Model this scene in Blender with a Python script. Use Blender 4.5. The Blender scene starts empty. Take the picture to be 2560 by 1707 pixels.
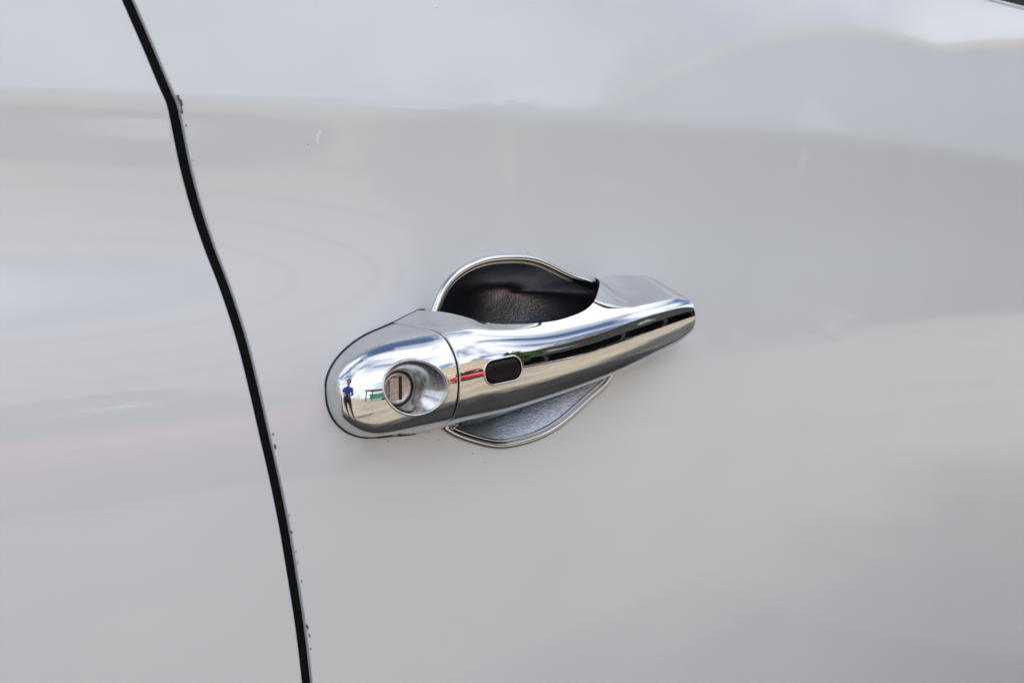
import bpy, bmesh, math, random
import numpy as np
from mathutils import Vector, Matrix, noise as mnoise

random.seed(7)
scene = bpy.context.scene
COL = scene.collection

# ------------------------------------------------------------------ camera
PSI, THETA, DIST = math.radians(36), math.radians(8), 0.55
FWD = Vector((math.sin(PSI) * math.cos(THETA), math.cos(PSI) * math.cos(THETA), -math.sin(THETA)))
CAM = Vector((0, 0, 1.0)) - DIST * FWD
cam_data = bpy.data.cameras.new("camera")
cam_data.sensor_width = 36
cam_data.lens = 36 * 2600 / 2560
cam_data.clip_start = 0.02
cam_data.clip_end = 2000
cam_data.dof.use_dof = True
cam_data.dof.focus_distance = 0.53
cam_data.dof.aperture_fstop = 11
cam = bpy.data.objects.new("camera", cam_data)
cam.location = CAM
cam.rotation_euler = FWD.to_track_quat('-Z', 'Y').to_euler()
COL.objects.link(cam)
scene.camera = cam

# ------------------------------------------------------------------ sky, sun, exposure
SUN_EL, SUN_AZ = math.radians(47), math.radians(12)
SKY_STRENGTH = 0.12
world = bpy.data.worlds.new("World")
scene.world = world
world.use_nodes = True
nt = world.node_tree
bg = nt.nodes['Background']
bg.inputs['Strength'].default_value = SKY_STRENGTH


def wn(t, **kw):
    n = nt.nodes.new(t)
    for k, v in kw.items():
        setattr(n, k, v)
    return n


sky = wn('ShaderNodeTexSky', sky_type='NISHITA', sun_disc=False)
sky.sun_elevation = SUN_EL
sky.sun_rotation = SUN_AZ
sky.air_density = 1.0
sky.dust_density = 0.6
sky.ozone_density = 2.0
tc = wn('ShaderNodeTexCoord')
sep = wn('ShaderNodeSeparateXYZ')
nt.links.new(tc.outputs['Generated'], sep.inputs[0])
zoff = wn('ShaderNodeMath', operation='ADD')
zoff.inputs[1].default_value = 0.10
zmax = wn('ShaderNodeMath', operation='MAXIMUM')
zmax.inputs[1].default_value = 0.03
nt.links.new(sep.outputs['Z'], zoff.inputs[0])
nt.links.new(zoff.outputs[0], zmax.inputs[0])
comb = wn('ShaderNodeCombineXYZ')
for i, ax in enumerate('XY'):
    d = wn('ShaderNodeMath', operation='DIVIDE')
    nt.links.new(sep.outputs[ax], d.inputs[0])
    nt.links.new(zmax.outputs[0], d.inputs[1])
    nt.links.new(d.outputs[0], comb.inputs[i])
mp = wn('ShaderNodeMapping')
mp.inputs['Scale'].default_value = (0.75, 1.15, 1.0)
mp.inputs['Rotation'].default_value = (0, 0, 0.5)
mp.inputs['Location'].default_value = (3.1, 1.7, 0.0)
nt.links.new(comb.outputs[0], mp.inputs[0])
cn = wn('ShaderNodeTexNoise')
cn.inputs['Scale'].default_value = 1.0
cn.inputs['Detail'].default_value = 7
cn.inputs['Roughness'].default_value = 0.55
cn.inputs['Distortion'].default_value = 0.4
nt.links.new(mp.outputs[0], cn.inputs['Vector'])
cr = wn('ShaderNodeValToRGB')
cr.color_ramp.elements[0].position = 0.40
cr.color_ramp.elements[0].color = (0, 0, 0, 1)
cr.color_ramp.elements[1].position = 0.55
cr.color_ramp.elements[1].color = (1, 1, 1, 1)
nt.links.new(cn.outputs['Fac'], cr.inputs['Fac'])
mix = wn('ShaderNodeMix', data_type='RGBA')
mix.inputs['B'].default_value = (10.6, 10.9, 11.5, 1)
nt.links.new(cr.outputs['Color'], mix.inputs['Factor'])
nt.links.new(sky.outputs[0], mix.inputs['A'])
nt.links.new(mix.outputs['Result'], bg.inputs['Color'])

sun_d = bpy.data.lights.new("sun", 'SUN')
sun_d.energy = 4.0
sun_d.angle = math.radians(0.53)
sun_d.color = (1.0, 0.98, 0.945)
sun = bpy.data.objects.new("sun", sun_d)
sdir = Vector((math.sin(SUN_AZ) * math.cos(SUN_EL), math.cos(SUN_AZ) * math.cos(SUN_EL), math.sin(SUN_EL)))
sun.rotation_euler = (-sdir).to_track_quat('-Z', 'Y').to_euler()
sun.location = (0, 3, 6)
COL.objects.link(sun)

scene.view_settings.view_transform = 'Standard'
scene.view_settings.look = 'None'
scene.view_settings.exposure = 0.44
scene.view_settings.gamma = 1.0
scene.view_settings.use_curve_mapping = False
scene.cycles.max_bounces = 10
scene.cycles.glossy_bounces = 8
scene.cycles.sample_clamp_indirect = 8


# ------------------------------------------------------------------ helpers
def link(o, parent=None):
    COL.objects.link(o)
    if parent is not None:
        o.parent = parent
    return o


def mesh_obj(name, verts, faces, mat, parent=None, smooth=True):
    me = bpy.data.meshes.new(name)
    me.from_pydata([tuple(map(float, v)) for v in verts], [], [tuple(map(int, f)) for f in faces])
    me.validate()
    bm = bmesh.new()
    bm.from_mesh(me)
    bmesh.ops.remove_doubles(bm, verts=bm.verts, dist=1e-6)
    bmesh.ops.recalc_face_normals(bm, faces=bm.faces)
    bm.to_mesh(me)
    bm.free()
    if smooth:
        me.polygons.foreach_set('use_smooth', [True] * len(me.polygons))
    if mat is not None:
        me.materials.append(mat)
    return link(bpy.data.objects.new(name, me), parent)


def grid_faces(nu, nv, close_v=False, off=0):
    F = []
    for i in range(nu - 1):
        for j in range(nv if close_v else nv - 1):
            j2 = (j + 1) % nv
            F.append((off + i * nv + j, off + i * nv + j2, off + (i + 1) * nv + j2, off + (i + 1) * nv + j))
    return F


def grid_obj(name, P, mat, parent=None, close_v=False, smooth=True):
    nu, nv = P.shape[:2]
    return mesh_obj(name, P.reshape(-1, 3), grid_faces(nu, nv, close_v), mat, parent, smooth)


class Shape:
    """collects boxes, prisms and tubes into one mesh"""
    def __init__(self):
        self.v, self.f = [], []

    def add(self, v, f):
        o = len(self.v)
        self.v += [tuple(p) for p in v]
        self.f += [tuple(i + o for i in q) for q in f]
        return self

    def box(self, x0, x1, y0, y1, z0, z1):
        v = [(x, y, z) for x in (x0, x1) for y in (y0, y1) for z in (z0, z1)]
        return self.add(v, [(0, 1, 3, 2), (4, 6, 7, 5), (0, 4, 5, 1), (2, 3, 7, 6), (0, 2, 6, 4), (1, 5, 7, 3)])

    def prism(self, pts, y0, y1):
        n = len(pts)
        v = [(x, y0, z) for x, z in pts] + [(x, y1, z) for x, z in pts]
        f = [tuple(range(n)), tuple(range(2 * n - 1, n - 1, -1))]
        f += [(i, i + n, (i + 1) % n + n, (i + 1) % n) for i in range(n)]
        return self.add(v, f)

    def tube(self, a, b, r0, r1=None, n=10):
        r1 = r0 if r1 is None else r1
        a, b = Vector(a), Vector(b)
        q = (b - a).to_track_quat('Z', 'Y')
        v = []
        for c, r in ((a, r0), (b, r1)):
            for k in range(n):
                t = 2 * math.pi * k / n
                v.append(c + q @ Vector((r * math.cos(t), r * math.sin(t), 0)))
        f = [tuple(range(n - 1, -1, -1)), tuple(range(n, 2 * n))]
        f += [(i, (i + 1) % n, (i + 1) % n + n, i + n) for i in range(n)]
        return self.add(v, f)

    def obj(self, name, mat, parent=None, smooth=False):
        return mesh_obj(name, self.v, self.f, mat, parent, smooth)


def tag(o, label=None, category=None, group=None, kind=None):
    for k, v in (('label', label), ('category', category), ('group', group), ('kind', kind)):
        if v:
            o[k] = v
    return o


def empty(name, loc=(0, 0, 0), rz=0.0, parent=None):
    o = bpy.data.objects.new(name, None)
    o.location = loc
    o.rotation_euler = (0, 0, rz)
    o.empty_display_size = 0.1
    return link(o, parent)


def spline(xs, ys):
    """natural cubic spline through the points (C2)"""
    xs, ys = np.asarray(xs, float), np.asarray(ys, float)
    n = len(xs)
    h = np.diff(xs)
    A = np.zeros((n, n))
    b = np.zeros(n)
    A[0, 0] = A[-1, -1] = 1
    for i in range(1, n - 1):
        A[i, i - 1], A[i, i], A[i, i + 1] = h[i - 1], 2 * (h[i - 1] + h[i]), h[i]
        b[i] = 6 * ((ys[i + 1] - ys[i]) / h[i] - (ys[i] - ys[i - 1]) / h[i - 1])
    m = np.linalg.solve(A, b)

    def fn(x):
        x = np.asarray(x, float)
        i = np.clip(np.searchsorted(xs, x) - 1, 0, n - 2)
        t, hh = x - xs[i], h[i]
        u = xs[i + 1] - x
        out = (m[i] * u ** 3 + m[i + 1] * t ** 3) / (6 * hh) + (ys[i] / hh - m[i] * hh / 6) * u + (ys[i + 1] / hh - m[i + 1] * hh / 6) * t
        lo = ys[0] + (x - xs[0]) * ((ys[1] - ys[0]) / h[0] - h[0] * (2 * m[0] + m[1]) / 6)
        hi = ys[-1] + (x - xs[-1]) * ((ys[-1] - ys[-2]) / h[-1] + h[-1] * (m[-2] + 2 * m[-1]) / 6)
        return np.where(x < xs[0], lo, np.where(x > xs[-1], hi, out))
    return fn


def pchip(xs, ys):
    """monotone cubic through the points (no overshoot)"""
    xs, ys = np.asarray(xs, float), np.asarray(ys, float)
    h = np.diff(xs)
    dl = np.diff(ys) / h
    m = np.zeros(len(xs))
    for i in range(1, len(xs) - 1):
        if dl[i - 1] * dl[i] > 0:
            w1, w2 = 2 * h[i] + h[i - 1], h[i] + 2 * h[i - 1]
            m[i] = (w1 + w2) / (w1 / dl[i - 1] + w2 / dl[i])
    m[0], m[-1] = dl[0], dl[-1]

    def fn(x):
        x = np.clip(np.asarray(x, float), xs[0], xs[-1])
        i = np.clip(np.searchsorted(xs, x) - 1, 0, len(xs) - 2)
        t = (x - xs[i]) / h[i]
        return (ys[i] * (1 + 2 * t) * (1 - t) ** 2 + m[i] * h[i] * t * (1 - t) ** 2
                + ys[i + 1] * t * t * (3 - 2 * t) + m[i + 1] * h[i] * t * t * (t - 1))
    return fn


def closed_curve(pts, n):
    """closed Catmull-Rom (centripetal-ish by arc length) resampled to n points"""
    P = np.asarray(pts, float)
    k = len(P)
    ext = np.vstack([P[-3:], P, P[:3]])
    d = np.r_[0, np.cumsum(np.linalg.norm(np.diff(ext, axis=0), axis=1))]
    sx, sy = spline(d, ext[:, 0]), spline(d, ext[:, 1])
    t = np.linspace(d[3], d[3 + k], n * 4 + 1)[:-1]
    Q = np.stack([sx(t), sy(t)], 1)
    L = np.r_[0, np.cumsum(np.linalg.norm(np.diff(np.vstack([Q, Q[:1]]), axis=0), axis=1))]
    tt = np.linspace(0, L[-1], n + 1)[:-1]
    QQ = np.vstack([Q, Q[:1]])
    return np.stack([np.interp(tt, L, QQ[:, 0]), np.interp(tt, L, QQ[:, 1])], 1)


def curve_normals(Q):
    T = np.roll(Q, -1, 0) - np.roll(Q, 1, 0)
    T /= np.linalg.norm(T, axis=1)[:, None]
    N = np.stack([T[:, 1], -T[:, 0]], 1)
    area = 0.5 * np.sum(Q[:, 0] * np.roll(Q[:, 1], -1) - np.roll(Q[:, 0], -1) * Q[:, 1])
    return N if area > 0 else -N           # outward


# ------------------------------------------------------------------ materials
def mat(name, base=(0.5, 0.5, 0.5), rough=0.5, metal=0.0, coat=0.0, coat_rough=0.03, spec=0.5):
    m = bpy.data.materials.new(name)
    m.use_nodes = True
    b = m.node_tree.nodes['Principled BSDF']
    b.inputs['Base Color'].default_value = (*base, 1)
    b.inputs['Roughness'].default_value = rough
    b.inputs['Metallic'].default_value = metal
    b.inputs['Coat Weight'].default_value = coat
    b.inputs['Coat Roughness'].default_value = coat_rough
    b.inputs['Specular IOR Level'].default_value = spec
    return m


def noise_mix(m, scale, c0, c1, lo=0.4, hi=0.6, detail=4, bump=0.0, bump_dist=0.001, bscale=None, coord='Object', rough=None, distort=0.0):
    t = m.node_tree
    b = t.nodes['Principled BSDF']
    tcn = t.nodes.new('ShaderNodeTexCoord')
    nz = t.nodes.new('ShaderNodeTexNoise')
    nz.inputs['Scale'].default_value = scale
    nz.inputs['Detail'].default_value = detail
    nz.inputs['Distortion'].default_value = distort
    t.links.new(tcn.outputs[coord], nz.inputs['Vector'])
    r = t.nodes.new('ShaderNodeValToRGB')
    r.color_ramp.elements[0].position = lo
    r.color_ramp.elements[1].position = hi
    r.color_ramp.elements[0].color = (*c0, 1)
    r.color_ramp.elements[1].color = (*c1, 1)
    t.links.new(nz.outputs['Fac'], r.inputs['Fac'])
    t.links.new(r.outputs['Color'], b.inputs['Base Color'])
    if rough:
        mr = t.nodes.new('ShaderNodeMapRange')
        mr.inputs['To Min'].default_value, mr.inputs['To Max'].default_value = rough
        mr.inputs['From Min'].default_value, mr.inputs['From Max'].default_value = 0.3, 0.7
        t.links.new(nz.outputs['Fac'], mr.inputs['Value'])
        t.links.new(mr.outputs['Result'], b.inputs['Roughness'])
    if bump:
        bz = t.nodes.new('ShaderNodeTexNoise')
        bz.inputs['Scale'].default_value = bscale or scale
        bz.inputs['Detail'].default_value = 3
        t.links.new(tcn.outputs[coord], bz.inputs['Vector'])
        bp = t.nodes.new('ShaderNodeBump')
        bp.inputs['Strength'].default_value = bump
        bp.inputs['Distance'].default_value = bump_dist
        t.links.new(bz.outputs['Fac'], bp.inputs['Height'])
        t.links.new(bp.outputs['Normal'], b.inputs['Normal'])
    return m


M = {}
M['paint'] = noise_mix(mat('white_paint', rough=0.45, coat=1.0, coat_rough=0.035), 9, (0.60, 0.652, 0.695), (0.62, 0.672, 0.715), 0.35, 0.65, bump=0.05, bump_dist=0.0003, bscale=240)
M['chrome'] = noise_mix(mat('chrome', (0.62, 0.63, 0.645), 0.025, 1.0), 90, (0.60, 0.61, 0.625), (0.63, 0.64, 0.655), detail=6, rough=(0.015, 0.05))
M['chrome_rim'] = mat('chrome_rim', (0.60, 0.61, 0.625), 0.06, 1.0)
M['worn_chrome'] = noise_mix(mat('worn_chrome', rough=0.14, metal=1.0), 500, (0.50, 0.50, 0.51), (0.60, 0.61, 0.62), detail=5, rough=(0.08, 0.24))
M['bowl'] = noise_mix(mat('textured_chrome', rough=0.25, metal=1.0), 300, (0.36, 0.40, 0.46), (0.42, 0.46, 0.52), bump=0.6, bump_dist=0.00025, bscale=1050)
M['rubber'] = noise_mix(mat('black_rubber', rough=0.35, spec=0.22), 60, (0.004, 0.004, 0.0045), (0.007, 0.007, 0.008), rough=(0.3, 0.4))
M['seam'] = mat('black_seal', (0.006, 0.006, 0.007), 0.85, spec=0.1)
M['gasket'] = mat('gasket', (0.008, 0.008, 0.009), 0.5)
M['steel'] = noise_mix(mat('worn_steel', rough=0.38, metal=0.9), 700, (0.36, 0.34, 0.335), (0.58, 0.565, 0.56), 0.35, 0.7, bump=0.15, bump_dist=0.0003, bscale=500)
M['slot'] = mat('key_slot_dark', (0.008, 0.007, 0.007), 0.7)
M['chip'] = noise_mix(mat('bare_primer', rough=0.7), 900, (0.05, 0.052, 0.056), (0.14, 0.14, 0.15))
M['glass'] = mat('tinted_glass', (0.006, 0.007, 0.008), 0.02, spec=0.6)
M['car_glass'] = mat('car_glass', (0.008, 0.009, 0.01), 0.25, spec=0.4)
M['black_trim'] = mat('black_trim', (0.012, 0.012, 0.013), 0.55)
M['grip_black'] = mat('grip_black', (0.004, 0.004, 0.004), 0.6, spec=0.15)
M['tyre'] = mat('tyre_rubber', (0.02, 0.02, 0.02), 0.85)
M['alloy'] = mat('alloy', (0.4, 0.4, 0.42), 0.55, 0.6)

# ------------------------------------------------------------------ ground
g = mat('sandy_ground', rough=0.95)
noise_mix(g, 0.9, (0.28, 0.232, 0.168), (0.40, 0.338, 0.25), 0.35, 0.65, detail=8, bump=0.6, bump_dist=0.02, bscale=14, coord='Object')
P = []
rad = [0, 1, 2, 4, 8, 16, 40, 120, 400, 900]
gv, gf = [(0, 0, 0)], []
for i, r in enumerate(rad[1:]):
    for k in range(48):
        a = 2 * math.pi * k / 48
        gv.append((r * math.cos(a), r * math.sin(a), 0))
for k in range(48):
    gf.append((0, 1 + k, 1 + (k + 1) % 48))
for i in range(len(rad) - 2):
    for k in range(48):
        a, b = 1 + i * 48 + k, 1 + i * 48 + (k + 1) % 48
        gf.append((a, b, b + 48, a + 48))
tag(mesh_obj('ground', gv, gf, g, smooth=False), 'sandy bare ground of the car park seen mirrored in the chrome handle', 'ground', kind='structure')

shade_mat = noise_mix(mat('shadow_dark', rough=0.9), 1.6, (0.052, 0.048, 0.043), (0.088, 0.081, 0.072), 0.35, 0.65, detail=8, bump=0.6, bump_dist=0.01, bscale=90)  # added dark ground colour that deepens the car's cast shadow
_t = shade_mat.node_tree
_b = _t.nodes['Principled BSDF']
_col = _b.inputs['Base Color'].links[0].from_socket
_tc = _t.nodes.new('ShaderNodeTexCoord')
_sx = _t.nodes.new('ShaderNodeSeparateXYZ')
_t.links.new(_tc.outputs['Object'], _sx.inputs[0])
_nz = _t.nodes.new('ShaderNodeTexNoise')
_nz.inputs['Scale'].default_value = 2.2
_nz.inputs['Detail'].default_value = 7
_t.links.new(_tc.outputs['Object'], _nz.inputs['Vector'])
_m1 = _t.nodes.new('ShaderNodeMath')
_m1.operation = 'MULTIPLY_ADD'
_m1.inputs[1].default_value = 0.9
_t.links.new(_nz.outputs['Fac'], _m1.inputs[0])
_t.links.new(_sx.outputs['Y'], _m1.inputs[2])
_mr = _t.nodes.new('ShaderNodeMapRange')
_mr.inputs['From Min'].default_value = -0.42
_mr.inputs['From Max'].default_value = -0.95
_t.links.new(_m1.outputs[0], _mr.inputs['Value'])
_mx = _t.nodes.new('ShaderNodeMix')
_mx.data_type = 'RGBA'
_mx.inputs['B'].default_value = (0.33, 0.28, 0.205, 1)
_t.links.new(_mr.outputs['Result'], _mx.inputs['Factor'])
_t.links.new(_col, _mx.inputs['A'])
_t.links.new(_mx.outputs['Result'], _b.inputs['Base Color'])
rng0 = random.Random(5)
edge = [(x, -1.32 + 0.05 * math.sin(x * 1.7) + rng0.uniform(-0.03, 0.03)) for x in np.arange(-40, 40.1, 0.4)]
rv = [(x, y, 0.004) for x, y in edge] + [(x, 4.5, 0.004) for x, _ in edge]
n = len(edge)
tag(mesh_obj('shadow_strip', rv, [(k, k + 1, n + k + 1, n + k) for k in range(n - 1)], shade_mat, smooth=False), 'dark strip added to deepen the car shadow, seen mirrored along the lower handle', 'shadow_strip', kind='structure')

# ------------------------------------------------------------------ the white car: side panels
car = tag(empty('car', (0, 0, 0)), 'white car whose door with chrome handle fills the picture', 'car')

CREASE = 0.1175
_zz = np.linspace(-0.75, 0.30, 4201)


def _slope(z):
    """d(out)/dz of the door skin: positive leans the face down, negative up"""
    s = lambda z0, w: 0.5 * (1 + np.tanh((z - z0) / w))
    up = -0.22 - 0.35 * np.clip(z - CREASE, 0, 0.2)
    low = pchip([-0.75, -0.45, -0.25, -0.13, -0.07, -0.03, 0.03, 0.06, 0.088, 0.12], [0.16, 0.12, 0.05, 0.01, -0.04, -0.07, -0.07, -0.035, 0.015, 0.055])(z)
    k = s(CREASE, 0.0045)
    return low * (1 - k) + up * k


_sl = _slope(_zz)
_ker = np.exp(-0.5 * (np.arange(-24, 25) / 9.0) ** 2)
_ker /= _ker.sum()
_out = np.cumsum(_sl) * (_zz[1] - _zz[0])
_out -= np.interp(-0.008, _zz, _out)


_g = np.cumsum(np.exp(-0.5 * ((_zz - 0.036) / 0.030) ** 2)) * (_zz[1] - _zz[0])
_g -= np.interp(-0.008, _zz, _g)


def skin(x, z):
    """outward offset (m) of the car's side skin; z is measured from 1.0 m height"""
    x, z = np.asarray(x, float), np.asarray(z, float)
    z = z + 0.011 * np.clip((x - 0.12) / 0.40, 0, 1.5) ** 2          # the crease dips towards the front
    ax = np.abs(x)
    bow = np.where(ax < 0.45, ax * ax / 10.0, 0.02025 + 0.0315 * (1 - np.exp(-(ax - 0.45) / 0.35)))
    o = np.interp(z, _zz, _out) - bow
    # shallow scoop under the crease, deeper towards the rear
    amp = 0.035 + 0.125 / (1 + np.exp((x + 0.100) / 0.034))
    o = o - amp * np.interp(z, _zz, _g)
    # very slight waviness of pressed sheet
    o = o + 0.00035 * np.sin(7.3 * x + 1.1) * np.sin(5.1 * z + 0.6)
    return o


def on_door(px, py):
    """point of the door skin lying behind a spot of the view (to read off where seams and chips sit on the skin)"""
    right = Vector((math.cos(PSI), -math.sin(PSI), 0))
    up = right.cross(FWD)
    d = FWD + right * ((px - 1280) / 2600) - up * ((py - 853.5) / 2600)
    t = 0.5
    for _ in range(40):
        p = CAM + d * t
        t += 0.8 * (-float(skin(p.x, p.z - 1.0)) - p.y) / d.y
    p = CAM + d * t
    return p.x, p.z - 1.0


_gp = [on_door(x * 1.0884, y * 1.0884) for x, y in ((295, 0), (345, 115), (385, 210), (398, 240), (406, 275), (425, 370), (445, 450), (480, 560), (520, 665), (560, 790), (585, 890),
                                                    (610, 1000), (635, 1110), (655, 1210), (675, 1330), (692, 1440), (707, 1567))][::-1]
GAPZ = [-0.75, -0.40] + [p[1] for p in _gp] + [0.28]
GAPX = [_gp[0][0] + 0.035, _gp[0][0] + 0.018] + [p[0] for p in _gp] + [_gp[-1][0] + (_gp[-1][0] - _gp[-2][0]) / (_gp[-1][1] - _gp[-2][1]) * (0.28 - _gp[-1][1])]
WAIST = round(on_door(2500, 5)[1], 4)
gap_x = pchip(GAPZ, GAPX)
GAP_W = 0.0050


def uneven(lo, hi, dense_lo, dense_hi, fine, coarse):
    a = np.arange(dense_lo, lo, -coarse)[::-1] if dense_lo > lo else np.array([lo])
    a = np.unique(np.r_[lo, a, np.arange(dense_lo, dense_hi, fine), np.arange(dense_hi, hi, coarse), hi])
    return a[np.r_[True, np.diff(a) > fine * 0.4]]


# rim of the finger bowl on the door plane (mm -> m)
RIM = np.array([(-46.5, 21.7), (-42.9, 27.9), (-37.3, 34.3), (-29.3, 39.6), (-20.2, 43.1), (-9, 45), (2.6, 45.2), (14.4, 44.2), (24.5, 41.4),
                (35, 36.8), (46.3, 32.3), (56.4, 29.3), (68, 22), (76, 8), (77, -8), (73, -20), (65, -30.3), (55.8, -35.6), (44.2, -42.0), (30, -49.4),
                (13.4, -54.3), (0, -55.6), (-11.8, -55.2), (-23.3, -52), (-33.2, -48.1), (-42, -43.5), (-52, -33), (-56, -15), (-54, 5)]) / 1000
rim = closed_curve(RIM, 260)
rim_n = curve_normals(rim)


def inside(Q, X, Z):
    c = np.zeros(X.shape, bool)
    n = len(Q)
    for i in range(n):
        x0, z0 = Q[i]
        x1, z1 = Q[(i + 1) % n]
        if z0 == z1:
            continue
        k = ((z0 > Z) != (z1 > Z)) & (X < (x1 - x0) * (Z - z0) / (z1 - z0) + x0)
        c ^= k
    return c


def panel(name, cols_of_z, zs, edge_cols, hole=None, arch=None):
    """cols_of_z(z)-> x positions; sheet with a rolled hem on the columns given"""
    X = np.array([cols_of_z(z) for z in zs])
    Z = np.repeat(zs[:, None], X.shape[1], 1)
    O = skin(X, Z)
    V = np.stack([X, -O, 1.0 + Z], 2)
    nz, nx = X.shape
    keep = np.ones((nz - 1, nx - 1), bool)
    if hole is not None:
        ins = inside(hole, X, Z)
        cnt = ins[:-1, :-1].astype(int) + ins[1:, :-1] + ins[:-1, 1:] + ins[1:, 1:]
        keep &= cnt < 3
        # pull the verts that border the hole onto the curve
        used = np.zeros((nz, nx), bool)
        used[:-1, :-1] |= keep; used[1:, :-1] |= keep; used[:-1, 1:] |= keep; used[1:, 1:] |= keep
        gone = np.zeros((nz, nx), bool)
        gone[:-1, :-1] |= ~keep; gone[1:, :-1] |= ~keep; gone[:-1, 1:] |= ~keep; gone[1:, 1:] |= ~keep
        for i, j in zip(*np.nonzero(used & gone)):
            d = np.hypot(hole[:, 0] - X[i, j], hole[:, 1] - Z[i, j])
            k = int(np.argmin(d))
            x, z = hole[k]
            V[i, j] = (x, -skin(x, z), 1.0 + z)
    if arch is not None:
        cx, cz, r = arch
        ins = np.hypot(V[:, :, 0] - cx, V[:, :, 2] - cz) < r
        cnt = ins[:-1, :-1].astype(int) + ins[1:, :-1] + ins[:-1, 1:] + ins[1:, 1:]
        keep &= cnt < 2
        for i, j in zip(*np.nonzero(ins)):
            v = V[i, j, [0, 2]] - (cx, cz)
            V[i, j, [0, 2]] = np.array((cx, cz)) + v / max(np.hypot(*v), 1e-6) * r
    verts = [tuple(p) for p in V.reshape(-1, 3)]
    F = [(i * nx + j, i * nx + j + 1, (i + 1) * nx + j + 1, (i + 1) * nx + j) for i in range(nz - 1) for j in range(nx - 1) if keep[i, j]]
    # rolled hems: sweep the edge column round a small radius, then back into the jamb
    for col, sgn in edge_cols:
        base = [i * nx + col for i in range(nz)]
        prev = base
        r = 0.0011
        for a in (22, 45, 68, 90, 91):
            t = math.radians(min(a, 90))
            row = []
            for i in range(nz):
                x, y, z = V[i, col]
                dx = sgn * r * math.sin(t)
                dy = r * (1 - math.cos(t)) + (0.014 if a > 90 else 0)
                row.append(len(verts))
                verts.append((x + dx, y + dy, z))
            for i in range(nz - 1):
                q = (prev[i], prev[i + 1], row[i + 1], row[i])
                F.append(q if sgn < 0 else q[::-1])
            prev = row
    return mesh_obj(name, verts, F, M['paint'], car)


ZS = uneven(-0.56, WAIST, -0.37, WAIST, 0.0025, 0.02)
FX = uneven(0.0, 1.10, 0.0, 0.26, 0.0022, 0.008)
FX = np.unique(np.r_[0, 0.0006, 0.0014, FX])
front_door = panel('front_door', lambda z: gap_x(z) + GAP_W / 2 + 0.0011 + FX * (1.0 - (gap_x(z) + 0.13) / 1.1), ZS, [(0, -1), (len(FX) - 1, 1)], hole=rim)
tag(front_door, 'white front door panel with the chrome handle')
RX = uneven(0.0, 0.95, 0.0, 0.13, 0.003, 0.02)
RX = np.unique(np.r_[0, 0.0006, 0.0014, RX])[::-1]
rear_door = panel('rear_door', lambda z: gap_x(z) - GAP_W / 2 - 0.0011 - RX / 0.95 * (gap_x(z) + 0.985), ZS, [(len(RX) - 1, 1), (0, -1)])
tag(rear_door, 'white rear door panel left of the black gap')

# dark jamb channel behind the gap
zs = np.linspace(-0.56, WAIST, 120)
J = np.array([[(gap_x(z) + dx, -float(skin(gap_x(z), z)) + 0.0032, 1.0 + z) for dx in np.linspace(-0.02, 0.02, 5)] for z in zs])
grid_obj('door_jamb', J, M['seam'], car)

# front wing and rear quarter with wheel arches
WX = np.linspace(0, 0.95, 60)
panel('front_fender', lambda z: gap_x(0) * 0 + 0.985 + 0.006 + WX, np.linspace(-0.56, 0.16, 50), [(0, -1)], arch=(1.43, 0.40, 0.43))
QX = np.linspace(0, 1.05, 60)[::-1]
panel('rear_quarter', lambda z: -1.005 - QX, np.linspace(-0.56, WAIST, 50), [(len(QX) - 1, 1)], arch=(-1.40, 0.40, 0.43))

# ------------------------------------------------------------------ the white car: everything round the doors
SILL_Y = -float(skin(0, -0.56))


def ribbon(name, pts_a, pts_b, material, parent, thick=0.0):
    P = np.array([pts_a, pts_b])
    return grid_obj(name, P, material, parent)


# black weather seal along the waist
xs = np.linspace(-1.0, 0.97, 90)
prof = [(-0.002, 0.0000), (-0.0035, 0.004), (-0.003, 0.012), (0.003, 0.016), (0.012, 0.017)]
S = np.array([[(x, -float(skin(x, WAIST)) + dy, 1 + WAIST + dz) for dy, dz in prof] for x in xs])
grid_obj('window_seal', S, M['black_trim'], car)

GL_Y0, GL_Y1, GL_Z1 = 0.012, 0.27, 0.67          # glass leans in towards the roof


def side_glass(x0, x1, top_x0, top_x1):
    P = []
    for t in np.linspace(0, 1, 14):
        row = []
        for k in np.linspace(0, 1, 16):
            x = (x0 + (x1 - x0) * k) * (1 - t) + (top_x0 + (top_x1 - top_x0) * k) * t
            y = -float(skin(x, WAIST)) + GL_Y0 + GL_Y1 * (t ** 1.15)
            row.append((x, y, 1.014 + WAIST + (GL_Z1 - 0.014 - WAIST) * t))
        P.append(row)
    return grid_obj('side_window', np.array(P), M['glass'], car)


side_glass(-0.17, 0.95, -0.24, 0.42)
side_glass(-0.97, -0.29, -0.86, -0.34)


def pillar(name, base, top, w, material):
    (x0, x1) = base
    (t0, t1) = top
    P = []
    for t in np.linspace(0, 1, 8):
        row = []
        for k, d in ((0, 0.02), (0.08, -0.004), (0.5, -0.008), (0.92, -0.004), (1, 0.02)):
            x = (x0 + (x1 - x0) * k) * (1 - t) + (t0 + (t1 - t0) * k) * t
            y = -float(skin(x, WAIST)) + GL_Y0 + GL_Y1 * (t ** 1.15) + d
            row.append((x, y, 1.014 + WAIST + (GL_Z1 - 0.014 - WAIST) * t))
        P.append(row)
    grid_obj(name, np.array(P), material, car)


pillar('door_pillar', (-0.30, -0.16), (-0.35, -0.23), 0.1, M['black_trim'])
pillar('windscreen_pillar', (0.90, 1.10), (0.40, 0.50), 0.1, M['paint'])
pillar('rear_pillar', (-1.35, -0.95), (-1.15, -0.84), 0.1, M['paint'])

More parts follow.
